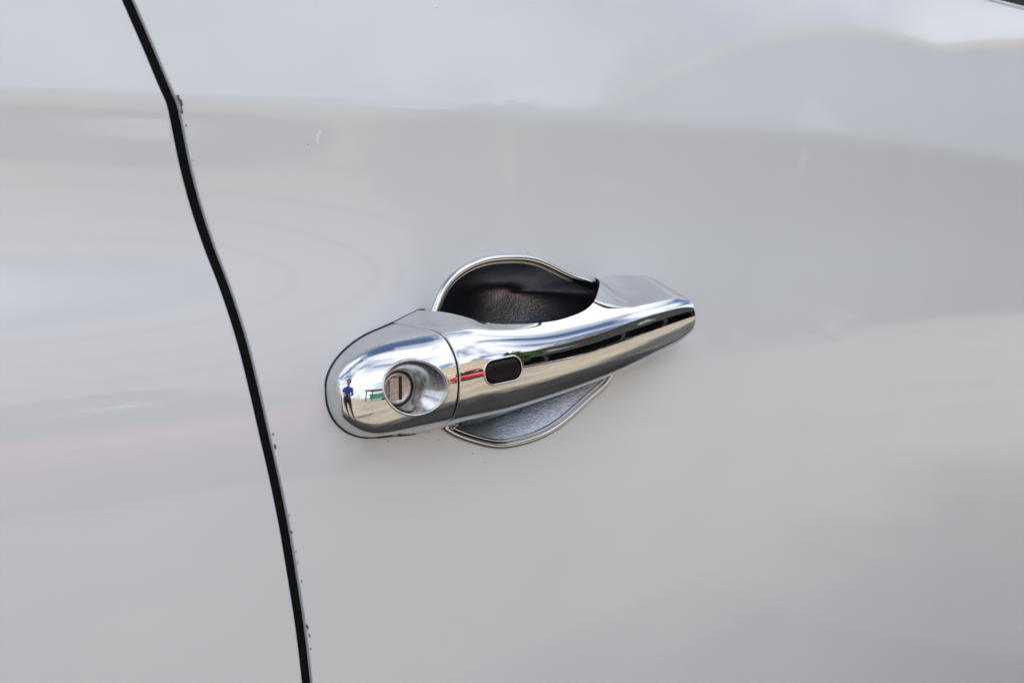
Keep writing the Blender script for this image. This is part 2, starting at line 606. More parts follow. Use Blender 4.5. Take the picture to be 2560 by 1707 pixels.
# roof: a crowned sheet with gutters
P = []
for x in np.linspace(-1.6, 0.52, 24):
    row = []
    e = ((x + 0.5) / 1.15) ** 2 * 0.05
    for k in np.linspace(0, 1, 22):
        y = 0.262 + (1.56 - 0.262) * k
        row.append((x, y, 1.665 + 0.11 * (1 - abs(2 * k - 1) ** 3) - e))
    P.append(row)
grid_obj('roof', np.array(P), M['paint'], car)

# lower body shell, bonnet and far side
sh = Shape()
sh.prism([(-2.05, 0.45), (-2.08, 0.8), (-2.02, 1.20), (-1.65, 1.66), (0.45, 1.66), (1.08, 1.20), (1.9, 1.10), (2.02, 0.9), (2.0, 0.45), (1.85, 0.32), (-1.9, 0.32)], 0.31, 1.76)
sh.prism([(-2.02, 0.45), (-2.05, 0.8), (-1.99, 1.19), (1.02, 1.19), (1.88, 1.09), (1.98, 0.9), (1.96, 0.45), (1.80, 0.34), (-1.85, 0.34)], 0.12, 0.31)
sh.obj('body_shell', M['paint'], car)
s2 = Shape()
s2.prism([(0, 0), (0, 0.11), (0.02, 0.13), (0.09, 0.13), (0.09, 0)], -0.98, 0.98)
sv = [(-y, x + SILL_Y + 0.012, z + 0.32) for (x, y, z) in s2.v]
mesh_obj('sill', sv, s2.f, M['black_trim'], car, smooth=False)


def wheel(cx):
    w = Shape()
    n = 40
    prof = [(0.36, 0.0), (0.385, 0.015), (0.392, 0.06), (0.392, 0.18), (0.385, 0.23), (0.36, 0.245), (0.24, 0.245), (0.235, 0.02), (0.26, 0.0)]
    vs, fs = [], []
    for k in range(n):
        a = 2 * math.pi * k / n
        for r, y in prof:
            vs.append((cx + r * math.cos(a), 0.05 + y, 0.392 + r * math.sin(a)))
    m = len(prof)
    for k in range(n):
        for j in range(m):
            fs.append((k * m + j, k * m + (j + 1) % m, ((k + 1) % n) * m + (j + 1) % m, ((k + 1) % n) * m + j))
    o = mesh_obj('wheel', vs, fs, M['tyre'], car)
    r = Shape()
    for k in range(6):
        a = 2 * math.pi * k / 6
        r.tube((cx, 0.075, 0.392), (cx + 0.235 * math.cos(a), 0.07, 0.392 + 0.235 * math.sin(a)), 0.035, 0.028, 8)
    r.tube((cx, 0.06, 0.392), (cx, 0.12, 0.392), 0.06, 0.06, 16)
    r.obj('rim', M['alloy'], o)


wheel(1.43)
wheel(-1.40)

# ------------------------------------------------------------------ finger bowl and its chrome trim
def world(x, w, z):
    """handle millimetres (along the car, outward, up) -> metres"""
    return (x / 1000, -w / 1000, 1.0 + z / 1000)


bowl_c = np.array((0.008, 0.023))
rin = rim - rim_n * 0.0044
rings = []
for rho in np.linspace(1, 0, 44):
    rr = math.sin(rho * math.pi / 2) if rho < 1 else 1.0
    q = bowl_c + (rin - bowl_c) * rr
    dep = -0.0006 - 0.0190 * (1 - rr ** 2.0)
    base = skin(rin[:, 0], rin[:, 1])
    rings.append(np.stack([q[:, 0], -(base * rr + dep), 1.0 + q[:, 1]], 1))
bowl = grid_obj('handle_bowl', np.array(rings), M['bowl'], car, close_v=True)
tag(bowl, 'textured metallic finger bowl behind the grip')
prof = [(0.0007, -0.0012), (0.0006, 0.0009), (0.0000, 0.0020), (-0.0009, 0.0026), (-0.0020, 0.0026), (-0.0030, 0.0020), (-0.0034, 0.0012), (-0.0035, 0.0006), (-0.0037, 0.0008),
        (-0.0042, 0.0007), (-0.0045, 0.0000), (-0.0046, -0.0014)]
T = np.array([np.stack([rim[:, 0] + rim_n[:, 0] * a, -(skin(rim[:, 0], rim[:, 1]) + b), 1 + rim[:, 1] + rim_n[:, 1] * a], 1) for a, b in prof])
tag(grid_obj('trim_ring', T, M['chrome_rim'], bowl, close_v=True), 'thin chrome lip round the finger bowl')

# ------------------------------------------------------------------ handle: one continuous lofted surface cut at the seam
X0, X1 = -108.5, 121.5
zt_m = spline([-108.5, -96, -88, -79, -67, -55, -46, -37, -27, -12, 3, 19, 33, 46, 58, 70, 85, 100, 115, 131],
              [6.5, 8.4, 9.9, 12.4, 16.2, 19.9, 18.6, 15.4, 13.9, 13.2, 13.5, 15.4, 18.6, 24.5, 29.8, 31.6, 31.4, 30.4, 29.3, 28.5])
zb_m = spline([-108.5, -96, -88, -79, -67, -55, -46, -36, -26, -12, 3, 19, 40, 60, 75, 97, 112, 131],
              [-38, -40.3, -41.6, -42.8, -43.9, -44.2, -42.6, -39.2, -35.6, -31.6, -28.8, -26.6, -24.4, -22.8, -20.4, -14.6, -10.8, -8.5])
et_m = spline([-108.5, -96, -80, -68, -58, -46, -30, -12, 3, 22, 40, 58, 75, 95, 112, 129], [4.5, 6.4, 9.8, 12.0, 13.0, 13.0, 11.4, 10.2, 10.4, 11.9, 14.0, 16.0, 17.2, 18.2, 18.8, 18.5])
eb_m = spline([-108.5, -96, -85, -66, -50, -36, -12, 10, 40, 66, 90, 112, 129], [-33.5, -34.8, -34.0, -31.2, -29.4, -27.9, -25.0, -22.3, -18.2, -13.8, -9.4, -6.6, -5.5])
wf_m = spline([-108.5, -104, -100, -95, -88, -78, -64, -50, -35, -15, 10, 35, 60, 85, 105, 120, 129], [7.6, 12.4, 16.0, 19.9, 24.6, 30.6, 37.6, 41.8, 43.4, 43.2, 41.2, 38.4, 34.6, 29.6, 24.8, 20.5, 17.5])
wb_m = pchip([-109, -59, -53, -47, -39, -28, -12, 3, 18, 34, 48, 56, 63, 132], [-6, -6, 6, 17, 25.5, 30, 31.5, 31.5, 29.5, 24, 13.5, 5, -6, -6])
wl_m = pchip([-109, -50, -40, -28, -12, 3, 18, 34, 48, 56, 63, 132], [-6, -6, 3, 14, 20, 21, 20, 16, 9, 3, -6, -6])      # lower back edge
sag_m = pchip([-109, -98, -85, -70, 132], [0.16, 0.20, 0.28, 0.36, 0.36])
tilt_m = pchip([-109, -88, -75, -62, -45, 132], [0.15, 0.15, 0.11, 0.05, 0, 0])
sig_m = pchip([-109, -97, -82, -60, -45, -25, 30, 60, 132], [1.6, 2.6, 4.2, 4.6, 4.2, 2.8, 2.2, 2.0, 2.0])
ZC_L, ZC_R = -14.5, 8.5


def ends(x):
    """rounding of the outline towards the two ends: upper left, lower left, right"""
    tu = np.clip((x - X0) / 27.0, 0, 1)
    tl = np.clip((x - X0) / 24.0, 0, 1)
    tr = np.clip((X1 - x) / 26.0, 0, 1)
    return np.sqrt(1 - (1 - tu) ** 2), (1 - (1 - tl) ** 2.5) ** 0.4, (1 - (1 - tr) ** 2.2) ** (1 / 2.2)


def gsmooth(P, sig):
    d = np.r_[0, np.cumsum(np.linalg.norm(np.diff(P, axis=0), axis=1))]
    if d[-1] < 1e-6:
        return P
    n = len(P)
    t = np.linspace(0, d[-1], n)
    Q = np.stack([np.interp(t, d, P[:, 0]), np.interp(t, d, P[:, 1])], 1)
    step = t[1]
    k = min(int(3 * sig / step) + 1, n - 1)
    ker = np.exp(-0.5 * (np.arange(-k, k + 1) * step / sig) ** 2)
    ker /= ker.sum()
    head = 2 * Q[0] - Q[1:k + 1][::-1]
    tail = 2 * Q[-1] - Q[-k - 1:-1][::-1]
    E = np.vstack([head, Q, tail])
    return np.stack([np.convolve(E[:, 0], ker, 'valid'), np.convolve(E[:, 1], ker, 'valid')], 1)


NSEC = 150


def section(x, lift=0.0):
    """open polyline (z, w) from the bottom back edge over the front to the top back edge"""
    gu, gd, gr = ends(x)
    c = ZC_L if x < 0 else ZC_R
    gsu, gsd = (gu, gd) if x < 0 else (gr, gr)
    zt = c + (float(zt_m(x)) - c) * gsu
    zb = c + (float(zb_m(x)) - c) * gsd
    wb, wlo = float(wb_m(x)), float(wl_m(x))
    nl = math.sqrt(max(0.0, 1 - (1 - min((x - X0) / 3.4, 1)) ** 2))
    nr = math.sqrt(max(0.0, 1 - (1 - min((X1 - x) / 8.0, 1)) ** 2))
    wf = wb + (float(wf_m(x)) - wb) * nl * nr + lift
    full = zt - zb
    inset = min(1.4, 0.2 * full)
    e0 = max(c + (float(eb_m(x)) - c) * gsd, zb + inset)
    e1 = min(c + (float(et_m(x)) - c) * gsu, zt - inset)
    h = (e1 - e0) / 2
    sag = min(float(sag_m(x)) * h, 0.6 * (wf - wb))
    tau = np.linspace(-1, 1, 80)
    front = np.stack([(e0 + e1) / 2 + h * tau, wf - sag * np.abs(tau) ** 2.1 - float(tilt_m(x)) * nl * h * tau], 1)
    wall0 = np.stack([np.linspace(zb, e0, 40), np.linspace(wlo, front[0, 1], 40)], 1)[:-1]
    wall1 = np.stack([np.linspace(e1, zt, 40), np.linspace(front[-1, 1], wb, 40)], 1)[1:]
    P = np.vstack([wall0, front, wall1])
    d = np.r_[0, np.cumsum(np.linalg.norm(np.diff(P, axis=0), axis=1))]
    t = np.linspace(0, d[-1], NSEC)
    P = np.stack([np.interp(t, d, P[:, 0]), np.interp(t, d, P[:, 1])], 1)
    return gsmooth(P, min(float(sig_m(x)), 0.055 * d[-1]))


def spaced(a, b, n, lo=1.0):
    return a + (b - a) * np.linspace(0, 1, n) ** lo


# table of sections, looked up by every ring point on its own x (lets the seam run in a curve)
_u = np.linspace(0, 1, 900)
TX = X0 + (X1 - X0) * (0.5 * _u + 0.5 * (0.5 - 0.5 * np.cos(np.pi * _u)) ** 1.0)
TX = np.unique(np.r_[X0 + np.linspace(0, 1, 60) ** 2 * 4.0, TX, X1 - np.linspace(0, 1, 60) ** 2 * 8.0])
TAB = np.array([section(x) for x in TX])            # (nx, NSEC, 2)


def surf_row(xj, lift=0.0):
    """points (x, w, z) of the surface at ring index j for x = xj[j]"""
    i = np.clip(np.searchsorted(TX, xj) - 1, 0, len(TX) - 2)
    t = np.clip((xj - TX[i]) / (TX[i + 1] - TX[i]), 0, 1)[:, None]
    j = np.arange(NSEC)
    P = TAB[i, j] * (1 - t) + TAB[i + 1, j] * t
    if lift:
        T = np.gradient(P, axis=0)
        T /= np.maximum(np.linalg.norm(T, axis=1), 1e-9)[:, None]
        P = P + np.stack([-T[:, 1], T[:, 0]], 1) * lift * 1.0
    return np.stack([xj, P[:, 1], P[:, 0]], 1)


def front_w(x, z, lift=0.0):
    i = int(np.clip(np.searchsorted(TX, x) - 1, 0, len(TX) - 2))
    t = (x - TX[i]) / (TX[i + 1] - TX[i])
    P = TAB[i] * (1 - t) + TAB[i + 1] * t
    o = slice(NSEC // 8, -NSEC // 8)
    return float(np.interp(z, P[o, 0], P[o, 1])) + lift


_j = np.linspace(0, 1, NSEC)
SEAM_J = pchip([0, 0.10, 0.22, 0.38, 0.55, 0.72, 0.86, 1.0], [-62.5, -62.0, -60.8, -59.3, -59.3, -62.2, -67.2, -71.5])(_j)


def loft(us, x_lo, x_hi, lift=0.0, lip=None):
    """rows of world points; x_lo/x_hi are arrays over the ring, us goes 0..1 between them"""
    R = [surf_row(x_lo * (1 - u) + x_hi * u, lift) for u in us]
    if lip == 'lo':
        L = []
        for dx, ins in ((0.0, -3.0), (0.0, -0.55), (0.06, -0.28), (0.28, -0.06)):
            r = surf_row(x_lo + 0.01, lift + ins)
            r[:, 0] += dx - 0.55
            L.append(r)
        R = L + R
    if lip == 'hi':
        L = []
        for dx, ins in ((-0.28, -0.06), (-0.06, -0.28), (0.0, -0.55), (0.0, -3.0)):
            r = surf_row(x_hi - 0.01, lift + ins)
            r[:, 0] += dx + 0.55
            L.append(r)
        R = R + L
    R = np.array(R)
    return np.stack([R[:, :, 0] / 1000, -R[:, :, 1] / 1000, 1 + R[:, :, 2] / 1000], 2)


def holed(G, outline, lift):
    """faces of the grid with a hole cut along a closed outline (mm in x, z)"""
    nu, nv = G.shape[:2]
    X, Z = G[:, :, 0] * 1000, (G[:, :, 2] - 1) * 1000
    front = (-G[:, :, 1] * 1000 > 12) & (np.arange(nv)[None, :] > NSEC // 8) & (np.arange(nv)[None, :] < NSEC - NSEC // 8)
    ins = inside(outline, X, Z) & front
    cnt = ins[:-1, :-1].astype(int) + ins[1:, :-1] + ins[:-1, 1:] + ins[1:, 1:]
    keep = cnt < 3
    used = np.zeros((nu, nv), bool)
    gone = np.zeros((nu, nv), bool)
    for a in (0, 1):
        for b in (0, 1):
            used[a:nu - 1 + a, b:nv - 1 + b] |= keep
            gone[a:nu - 1 + a, b:nv - 1 + b] |= ~keep
    V = G.copy()
    for i, j in zip(*np.nonzero(used & gone)):
        k = int(np.argmin(np.hypot(outline[:, 0] - X[i, j], outline[:, 1] - Z[i, j])))
        x, z = outline[k]
        V[i, j] = world(x, front_w(x, z, lift), z)
    F = [(i * nv + j, i * nv + j + 1, (i + 1) * nv + j + 1, (i + 1) * nv + j) for i in range(nu - 1) for j in range(nv - 1) if keep[i, j]]
    return V, F


# keyless button: outline on the grip
BX, BZ, BA, BB, BT = -36.2, -6.0, 10.3, 5.7, math.radians(5)


def rrect(a, b, rad, n=120):
    pts = []
    for cx, cz, t0 in ((a - rad, b - rad, 0), (-a + rad, b - rad, 90), (-a + rad, -b + rad, 180), (a - rad, -b + rad, 270)):
        for k in range(n // 4):
            t = math.radians(t0 + 90 * k / (n // 4 - 1))
            pts.append((cx + rad * math.cos(t), cz + rad * math.sin(t)))
    P = np.array(pts)
    return np.stack([BX + P[:, 0] * math.cos(BT) - P[:, 1] * math.sin(BT), BZ + P[:, 0] * math.sin(BT) + P[:, 1] * math.cos(BT)], 1)


def dense(Q, n=600):
    QQ = np.vstack([Q, Q[:1]])
    L = np.r_[0, np.cumsum(np.linalg.norm(np.diff(QQ, axis=0), axis=1))]
    t = np.linspace(0, L[-1], n + 1)[:-1]
    return np.stack([np.interp(t, L, QQ[:, 0]), np.interp(t, L, QQ[:, 1])], 1)


LIFT = 0.3
ones = np.ones(NSEC)
u = np.linspace(0, 1, 300)
G = loft(1 - (1 - u) ** 1.6, SEAM_J + 1.0, ones * X1, LIFT, 'lo')
GV, GF = holed(G, dense(rrect(BA, BB, 5.0)), LIFT)
handle = mesh_obj('door_handle', GV.reshape(-1, 3), GF, M['chrome'], car)
tag(handle, 'polished chrome pull grip of the door handle')
# black plastic back of the grip, facing the bowl
rows = []
for i in range(8, G.shape[0], 2):
    a, b = G[i, 0], G[i, -1]
    rows.append([tuple(a + (b - a) * k + np.array((0, 0.0006 * (1 - (2 * k - 1) ** 2), 0))) for k in np.linspace(0, 1, 9)])
grid_obj('grip_back', np.array(rows), M['grip_black'], handle)

# lock cover with a round hole
LX, LZ, LR = -77.0, -12.0, 12.9
ang = np.linspace(0, 2 * math.pi, 121)[:-1]
circ = np.stack([LX + LR * np.cos(ang), LZ + LR * np.sin(ang)], 1)
u = np.linspace(0, 1, 150)
Cg = loft(u ** 1.7, ones * X0, SEAM_J - 0.55, 0.0, 'hi')
CV, CF = holed(Cg, dense(circ), 0.0)
cover = mesh_obj('lock_cover', CV.reshape(-1, 3), CF, M['chrome'], handle)
tag(cover, 'chrome end cover with the key lock')

# lock recess: raised bezel then a funnel down to the cylinder
rows = []
surf = np.array([front_w(LX + LR * math.cos(a), LZ + LR * math.sin(a)) for a in ang])
surf_o = np.array([front_w(LX + 13.7 * math.cos(a), LZ + 13.7 * math.sin(a)) for a in ang])
for r, k, dw in ((13.7, 1, -0.15), (13.55, 1, 0.25), (13.2, 0.6, 0.42), (12.75, 0, 0.35), (12.5, 0, 0.05), (12.4, 0, -0.5)):
    w = surf_o * k + surf * (1 - k) + dw
    rows.append([world(LX + r * math.cos(a), wi, LZ + r * math.sin(a)) for a, wi in zip(ang, w)])
CX, CZ, CW = LX - 4.0, LZ - 1.4, 20.0              # key cylinder, sunk in the funnel
for t in np.linspace(0.06, 1, 18):
    r = 12.4 + (8.7 - 12.4) * t ** 0.9
    w = (surf - 0.5) * (1 - t) + (CW + 1.0) * t
    rows.append([world(LX + (CX - LX) * t + r * math.cos(a), wi, LZ + (CZ - LZ) * t + r * math.sin(a)) for a, wi in zip(ang, w)])
for r, w in ((8.6, CW + 0.7), (8.5, CW + 0.2), (8.5, CW - 4.0)):
    rows.append([world(CX + r * math.cos(a), w, CZ + r * math.sin(a)) for a in ang])
grid_obj('lock_recess', np.array(rows), M['worn_chrome'], handle, close_v=True)
rows = []
for r, w in ((7.7, -4), (7.7, -0.9), (7.5, -0.3), (7.1, 0.0), (6.6, 0.05), (6.4, -0.25), (3, -0.25), (0.001, -0.25)):
    rows.append([world(CX + r * math.cos(a), CW + w, CZ + r * math.sin(a)) for a in ang])
tag(grid_obj('lock_cylinder', np.array(rows), M['steel'], handle, close_v=True), 'worn key cylinder of dull steel')
sl = Shape()
def hbox(shape, x0, x1, w0, w1, z0, z1):
    a, b = world(x0, w0, z0), world(x1, w1, z1)
    shape.box(a[0], b[0], min(a[1], b[1]), max(a[1], b[1]), a[2], b[2])


pl = Shape()
hbox(pl, CX - 4.2, CX + 0.5, CW - 0.6, CW + 0.12, CZ - 4.8, CZ + 5.2)
pl.obj('shutter_plate', M['steel'], handle)
hbox(sl, CX + 0.6, CX + 2.5, CW - 0.8, CW - 0.12, CZ - 5.4, CZ + 5.4)
sl.obj('key_slot', M['slot'], handle)
rows = []
for r, w in ((8.55, -0.9), (7.65, -1.0)):
    rows.append([world(CX + r * math.cos(a), CW + w, CZ + r * math.sin(a)) for a in ang])
grid_obj('lock_seal', np.array(rows), M['gasket'], handle, close_v=True)

# keyless button: chrome bezel, sunk well and rubber pad
def on_grip(Q, lift):
    return [world(x, front_w(x, z, LIFT) + lift, z) for x, z in Q]


rows = [on_grip(rrect(BA + d, BB + d, 5.0 + d), l) for d, l in ((0.8, -0.25), (0.7, 0.22), (0.35, 0.42), (0.0, 0.34), (-0.2, 0.05), (-0.25, -2.2))]
grid_obj('button_bezel', np.array(rows), M['chrome_rim'], handle, close_v=True)
rows = [on_grip(rrect(BA - d, BB - d, max(5.0 - d, 0.15)), l) for d, l in ((0.2, -1.9), (0.75, -1.9), (0.8, -0.6), (1.0, -0.1), (1.5, 0.2), (2.3, 0.36), (3.3, 0.42), (4.5, 0.45), (5.2, 0.45), (5.6, 0.45))]
V = [p for r in rows for p in r]
F = grid_faces(len(rows), len(rows[0]), True)
n = len(rows[0])
F.append(tuple(range((len(rows) - 1) * n, len(rows) * n)))
tag(mesh_obj('unlock_button', V, F, M['rubber'], handle), 'oval black rubber button set in the grip')

# rubber gasket under the cover
top, bot = [], []
for x in spaced(X0 + 0.02, -52, 70, 1.9):
    S_ = surf_row(np.full(NSEC, x))
    clear = S_[:, 1] - 1000 * skin(S_[:, 0] / 1000, S_[:, 2] / 1000) - 0.5
    ok_ = np.nonzero(clear > 0)[0]
    if len(ok_) < 3:
        continue
    bot.append((x, S_[ok_[0], 2]))
    top.append((x, S_[ok_[-1], 2]))
line = np.array(bot[::-1] + top[1:])
Tn = np.gradient(line, axis=0)
Tn /= np.linalg.norm(Tn, axis=1)[:, None]
Nn = np.stack([-Tn[:, 1], Tn[:, 0]], 1)
if np.sum((line - line.mean(0)) * Nn) < 0:
    Nn = -Nn
rows = []
for a, h in ((-1.0, 0.6), (0.0, 0.8), (0.35, 0.7), (0.55, 0.3), (0.6, -1.5)):
    q = line + Nn * a
    rows.append([(x / 1000, -(float(skin(x / 1000, z / 1000)) + h / 1000), 1 + z / 1000) for x, z in q])
grid_obj('gasket', np.array(rows), M['gasket'], handle)


# ------------------------------------------------------------------ wear: paint chips along the door edge, specks of dirt
def chip(pts, material='chip'):
    """thin flake of bare primer lying on the paint"""
    P = [on_door(*p) for p in pts]
    c = np.mean(P, axis=0)
    v = [(c[0], -float(skin(*c)) - 0.00022, 1 + c[1])]
    v += [(x, -float(skin(x, z)) - 0.00016, 1 + z) for x, z in P]
    v += [(c[0] + (x - c[0]) * 1.06, -float(skin(x, z)) + 0.0003, 1 + c[1] + (z - c[1]) * 1.06) for x, z in P]
    n = len(P)
    f = [(0, 1 + k, 1 + (k + 1) % n) for k in range(n)] + [(1 + k, 1 + n + k, 1 + n + (k + 1) % n, 1 + (k + 1) % n) for k in range(n)]
    mesh_obj('paint_chip' if material == 'chip' else 'smudge', v, f, M[material], front_door, smooth=False)


chip([(250 + x * 0.2764 + 1.5, y * 0.2764) for x, y in ((684, 872), (702, 857), (712, 872), (715, 892), (735, 908), (744, 945), (735, 980), (748, 1016), (742, 1030), (720, 1006), (728, 985), (716, 945), (697, 905))])
rng = random.Random(3)
for cx, cy, rx, ry in ((464, 314, 2.0, 5), (480, 402, 1.6, 2.2), (682, 1085, 3.0, 4.5), (687, 1116, 3.2, 7.5), (722, 1287, 2.0, 2.0), (728, 1330, 2.2, 5), (739, 1378, 2.0, 2.0),
                       (743, 1406, 1.6, 3), (753, 1452, 2.2, 4.5), (767, 1566, 3.4, 9), (773, 1588, 2.4, 6.5), (776, 1621, 2.0, 3.5)):
    pts = []
    for k in range(9):
        t = 2 * math.pi * k / 9
        r = rng.uniform(0.7, 1.25)
        pts.append((cx + 1 + 0.8 * rx * r * math.cos(t) + 0.15 * ry * math.sin(t), cy + 0.8 * ry * r * math.sin(t)))
    chip(pts)
for cx, cy in ((1213, 1157), (1096, 1099), (970, 1102), (622, 1430), (290, 1568), (1320, 632), (770, 362), (1182, 1133), (199, 619), (1092, 20), (624, 1440)):
    if cx < 640:
        continue
    pts = [(cx + rng.uniform(1.0, 1.8) * math.cos(k), cy + rng.uniform(1.0, 1.8) * math.sin(k)) for k in (0, 1.2, 2.4, 3.6, 4.9)]
    chip(pts)
M['scuff'] = mat('scuff', (0.70, 0.73, 0.76), 0.8)
chip([(800, 327), (806, 330), (797, 342), (795, 356), (799, 364), (791, 362), (788, 350), (791, 337)], 'scuff')


# ------------------------------------------------------------------ what the chrome mirrors: the yard behind the photographer
M['blue_cloth'] = noise_mix(mat('blue_cloth', rough=0.9), 30, (0.006, 0.022, 0.17), (0.010, 0.035, 0.24))
M['dark_cloth'] = noise_mix(mat('dark_cloth', rough=0.9), 30, (0.008, 0.009, 0.012), (0.016, 0.017, 0.022))
M['skin'] = mat('skin', (0.45, 0.24, 0.16), 0.5)
M['hair'] = mat('hair', (0.008, 0.007, 0.006), 0.45)
M['camera_black'] = mat('camera_black', (0.012, 0.012, 0.013), 0.4)
M['red_paint'] = mat('red_paint', (0.45, 0.010, 0.022), 0.5, coat=0.3, coat_rough=0.3)
M['black_paint'] = mat('black_paint', (0.01, 0.01, 0.012), 0.35, coat=0.3, coat_rough=0.3)
M['silver_paint'] = mat('silver_paint', (0.45, 0.46, 0.48), 0.45, 0.5)
M['plain_white'] = mat('plain_white', (0.72, 0.72, 0.70), 0.5, coat=0.6)
M['tan_clad'] = noise_mix(mat('tan_cladding', rough=0.8), 1.2, (0.50, 0.38, 0.285), (0.56, 0.43, 0.33))
M['brown_gap'] = mat('brown_gap', (0.27, 0.185, 0.13), 0.9)
M['yellow'] = mat('yellow_fascia', (0.34, 0.19, 0.008), 0.7)
M['dark_sheet'] = noise_mix(mat('dark_sheet', rough=0.8), 0.6, (0.012, 0.014, 0.015), (0.03, 0.034, 0.034))
M['green_sheet'] = mat('green_sheet', (0.015, 0.17, 0.14), 0.6)
M['grey_sheet'] = noise_mix(mat('grey_sheet', rough=0.6), 0.8, (0.18, 0.19, 0.19), (0.28, 0.28, 0.28))
M['post'] = mat('galvanised', (0.35, 0.36, 0.36), 0.5, 0.5)
M['leaf'] = noise_mix(mat('leaf', rough=0.7), 2.0, (0.02, 0.05, 0.015), (0.06, 0.11, 0.03))
M['bark'] = noise_mix(mat('bark', rough=0.95), 12, (0.05, 0.035, 0.025), (0.12, 0.09, 0.06))


def photographer(loc, rz):
    v, e, r = [], [], []

    def add(p, rad, par=None):
        v.append(p)
        r.append(rad if isinstance(rad, tuple) else (rad, rad))
        if par is not None:
            e.append((par, len(v) - 1))
        return len(v) - 1
    pel = add((0, 0, 0.93), (0.15, 0.11))
    sp = add((0, 0.0, 1.10), (0.135, 0.10), pel)
    ch = add((0, 0.01, 1.30), (0.165, 0.115), sp)
    nb = add((0, 0.02, 1.43), (0.075, 0.065), ch)
    nk = add((0, 0.035, 1.50), (0.055, 0.055), nb)
    jw = add((0, 0.065, 1.56), (0.068, 0.08), nk)
    hd = add((0, 0.065, 1.64), (0.078, 0.095), jw)
    add((0, 0.05, 1.71), (0.05, 0.06), hd)
    for s in (-1, 1):
        sh_ = add((s * 0.17, 0.02, 1.38), 0.062, ch)
        el = add((s * 0.22, 0.06, 1.12), 0.047, sh_)
        wr = add((s * 0.115, 0.26, 1.075), 0.030, el)
        pm = add((s * 0.090, 0.325, 1.08), (0.018, 0.036), wr)
        for k in range(4):
            dz = 0.030 - 0.02 * k
            a = add((s * 0.082, 0.362 + 0.004 * (k in (1, 2)), 1.08 + dz), 0.0085, pm)
            b_ = add((s * 0.062, 0.378, 1.08 + dz), 0.008, a)
            add((s * 0.044, 0.372, 1.08 + dz * 0.95), 0.007, b_)
        th_ = add((s * 0.070, 0.318, 1.05), 0.011, pm)
        add((s * 0.048, 0.330, 1.052), 0.009, th_)
        hp = add((s * 0.095, 0.0, 0.86), 0.095, pel)
        kn = add((s * 0.11, 0.02, 0.49), 0.060, hp)
        an = add((s * 0.12, -0.02, 0.09), 0.042, kn)
        bl = add((s * 0.13, 0.08, 0.042), (0.042, 0.034), an)
        add((s * 0.135, 0.17, 0.034), (0.034, 0.024), bl)
    nose = add((0, 0.165, 1.615), 0.014, hd)
    me = bpy.data.meshes.new('body')
    me.from_pydata(v, e, [])
    ob = bpy.data.objects.new('body_build', me)
    COL.objects.link(ob)
    sk = ob.modifiers.new('skin', 'SKIN')
    sk.use_smooth_shade = True
    for i, sv_ in enumerate(me.skin_vertices[0].data):
        sv_.radius = r[i]
        sv_.use_root = i == pel
    ob.modifiers.new('sub', 'SUBSURF').levels = 2
    dg = bpy.context.evaluated_depsgraph_get()
    body = bpy.data.meshes.new_from_object(ob.evaluated_get(dg))
    bpy.data.objects.remove(ob)
    body.materials.clear()
    for k in ('skin', 'blue_cloth', 'dark_cloth'):
        body.materials.append(M[k])
    for p in body.polygons:
        c = p.center
        p.use_smooth = True
        if c.z < 0.98:
            p.material_index = 2 if not (c.y > 0.2) else 0
        elif c.z > 1.455 or (c.y > 0.235 and abs(c.x) < 0.16):
            p.material_index = 0
        else:
            p.material_index = 1
    t = empty('person', loc, rz)
    tag(t, 'photographer in blue top and dark trousers mirrored at the left end of the chrome handle', 'person')
    body.name = 'body'
    link(bpy.data.objects.new('body', body), t)
    # hair: a shell over the back and top of the head
    V, Fc = [], []
    nu_, nv_ = 16, 24
    for i in range(nu_):
        a = i / (nu_ - 1) * math.radians(118)
        for j in range(nv_):
            b_ = 2 * math.pi * j / nv_
            lim = 0.62 + 0.38 * (0.5 - 0.5 * math.sin(b_))
            aa = a * lim
            V.append((0.098 * math.sin(aa) * math.cos(b_), 0.045 + 0.112 * math.sin(aa) * math.sin(b_), 1.625 + 0.118 * math.cos(aa)))
    Fc = grid_faces(nu_, nv_, True)
    mesh_obj('hair', V, Fc, M['hair'], t)
    for s in (-1, 1):
        E_ = Shape()
        E_.tube((s * 0.03, 0.148, 1.645), (s * 0.03, 0.156, 1.645), 0.012, 0.009, 10)
        E_.obj('eye', M['camera_black'], t, True)
    return t


ppos = (-2.24, -1.16, 0)                              # the photographer, out behind the lens
PFACE = -math.radians(62)
photographer(ppos, PFACE)
hc = Shape()
hc.box(-0.065, 0.065, 0.335, 0.372, 1.045, 1.118)
hc.box(-0.02, 0.02, 0.34, 0.368, 1.118, 1.135)
dev = empty('handheld_camera', ppos, PFACE)
tag(dev, 'black camera held in the mirrored photographer\'s hands', 'camera')
hc.obj('camera_body', M['camera_black'], dev)
ln = Shape()
ln.tube((0, 0.372, 1.08), (0, 0.415, 1.08), 0.03, 0.028, 24)
ln.obj('lens', M['glass'], dev, True)


def car_loft(stations, mat_, name, parent, n=20, p=3.2):
    rows = []
    for x, hw, z0, z1, squash in stations:
        row = []
        for k in range(n):
            t = 2 * math.pi * (k + 0.5) / n
            c, s_ = math.cos(t), math.sin(t)
            y = hw * math.copysign(abs(c) ** (2 / p), c)
            zz = math.copysign(abs(s_) ** (2 / p), s_)
            z = (z0 + z1) / 2 + (z1 - z0) / 2 * zz
            if zz > 0:
                y *= 1 - squash * zz
            row.append((x, y, z))
        rows.append(row)
    V = [q for r_ in rows for q in r_]
    Fq = grid_faces(len(rows), n, True)
    Fq.append(tuple(range(n)))
    Fq.append(tuple(range((len(rows) - 1) * n, len(rows) * n)))
    return mesh_obj(name, V, Fq, mat_, parent)


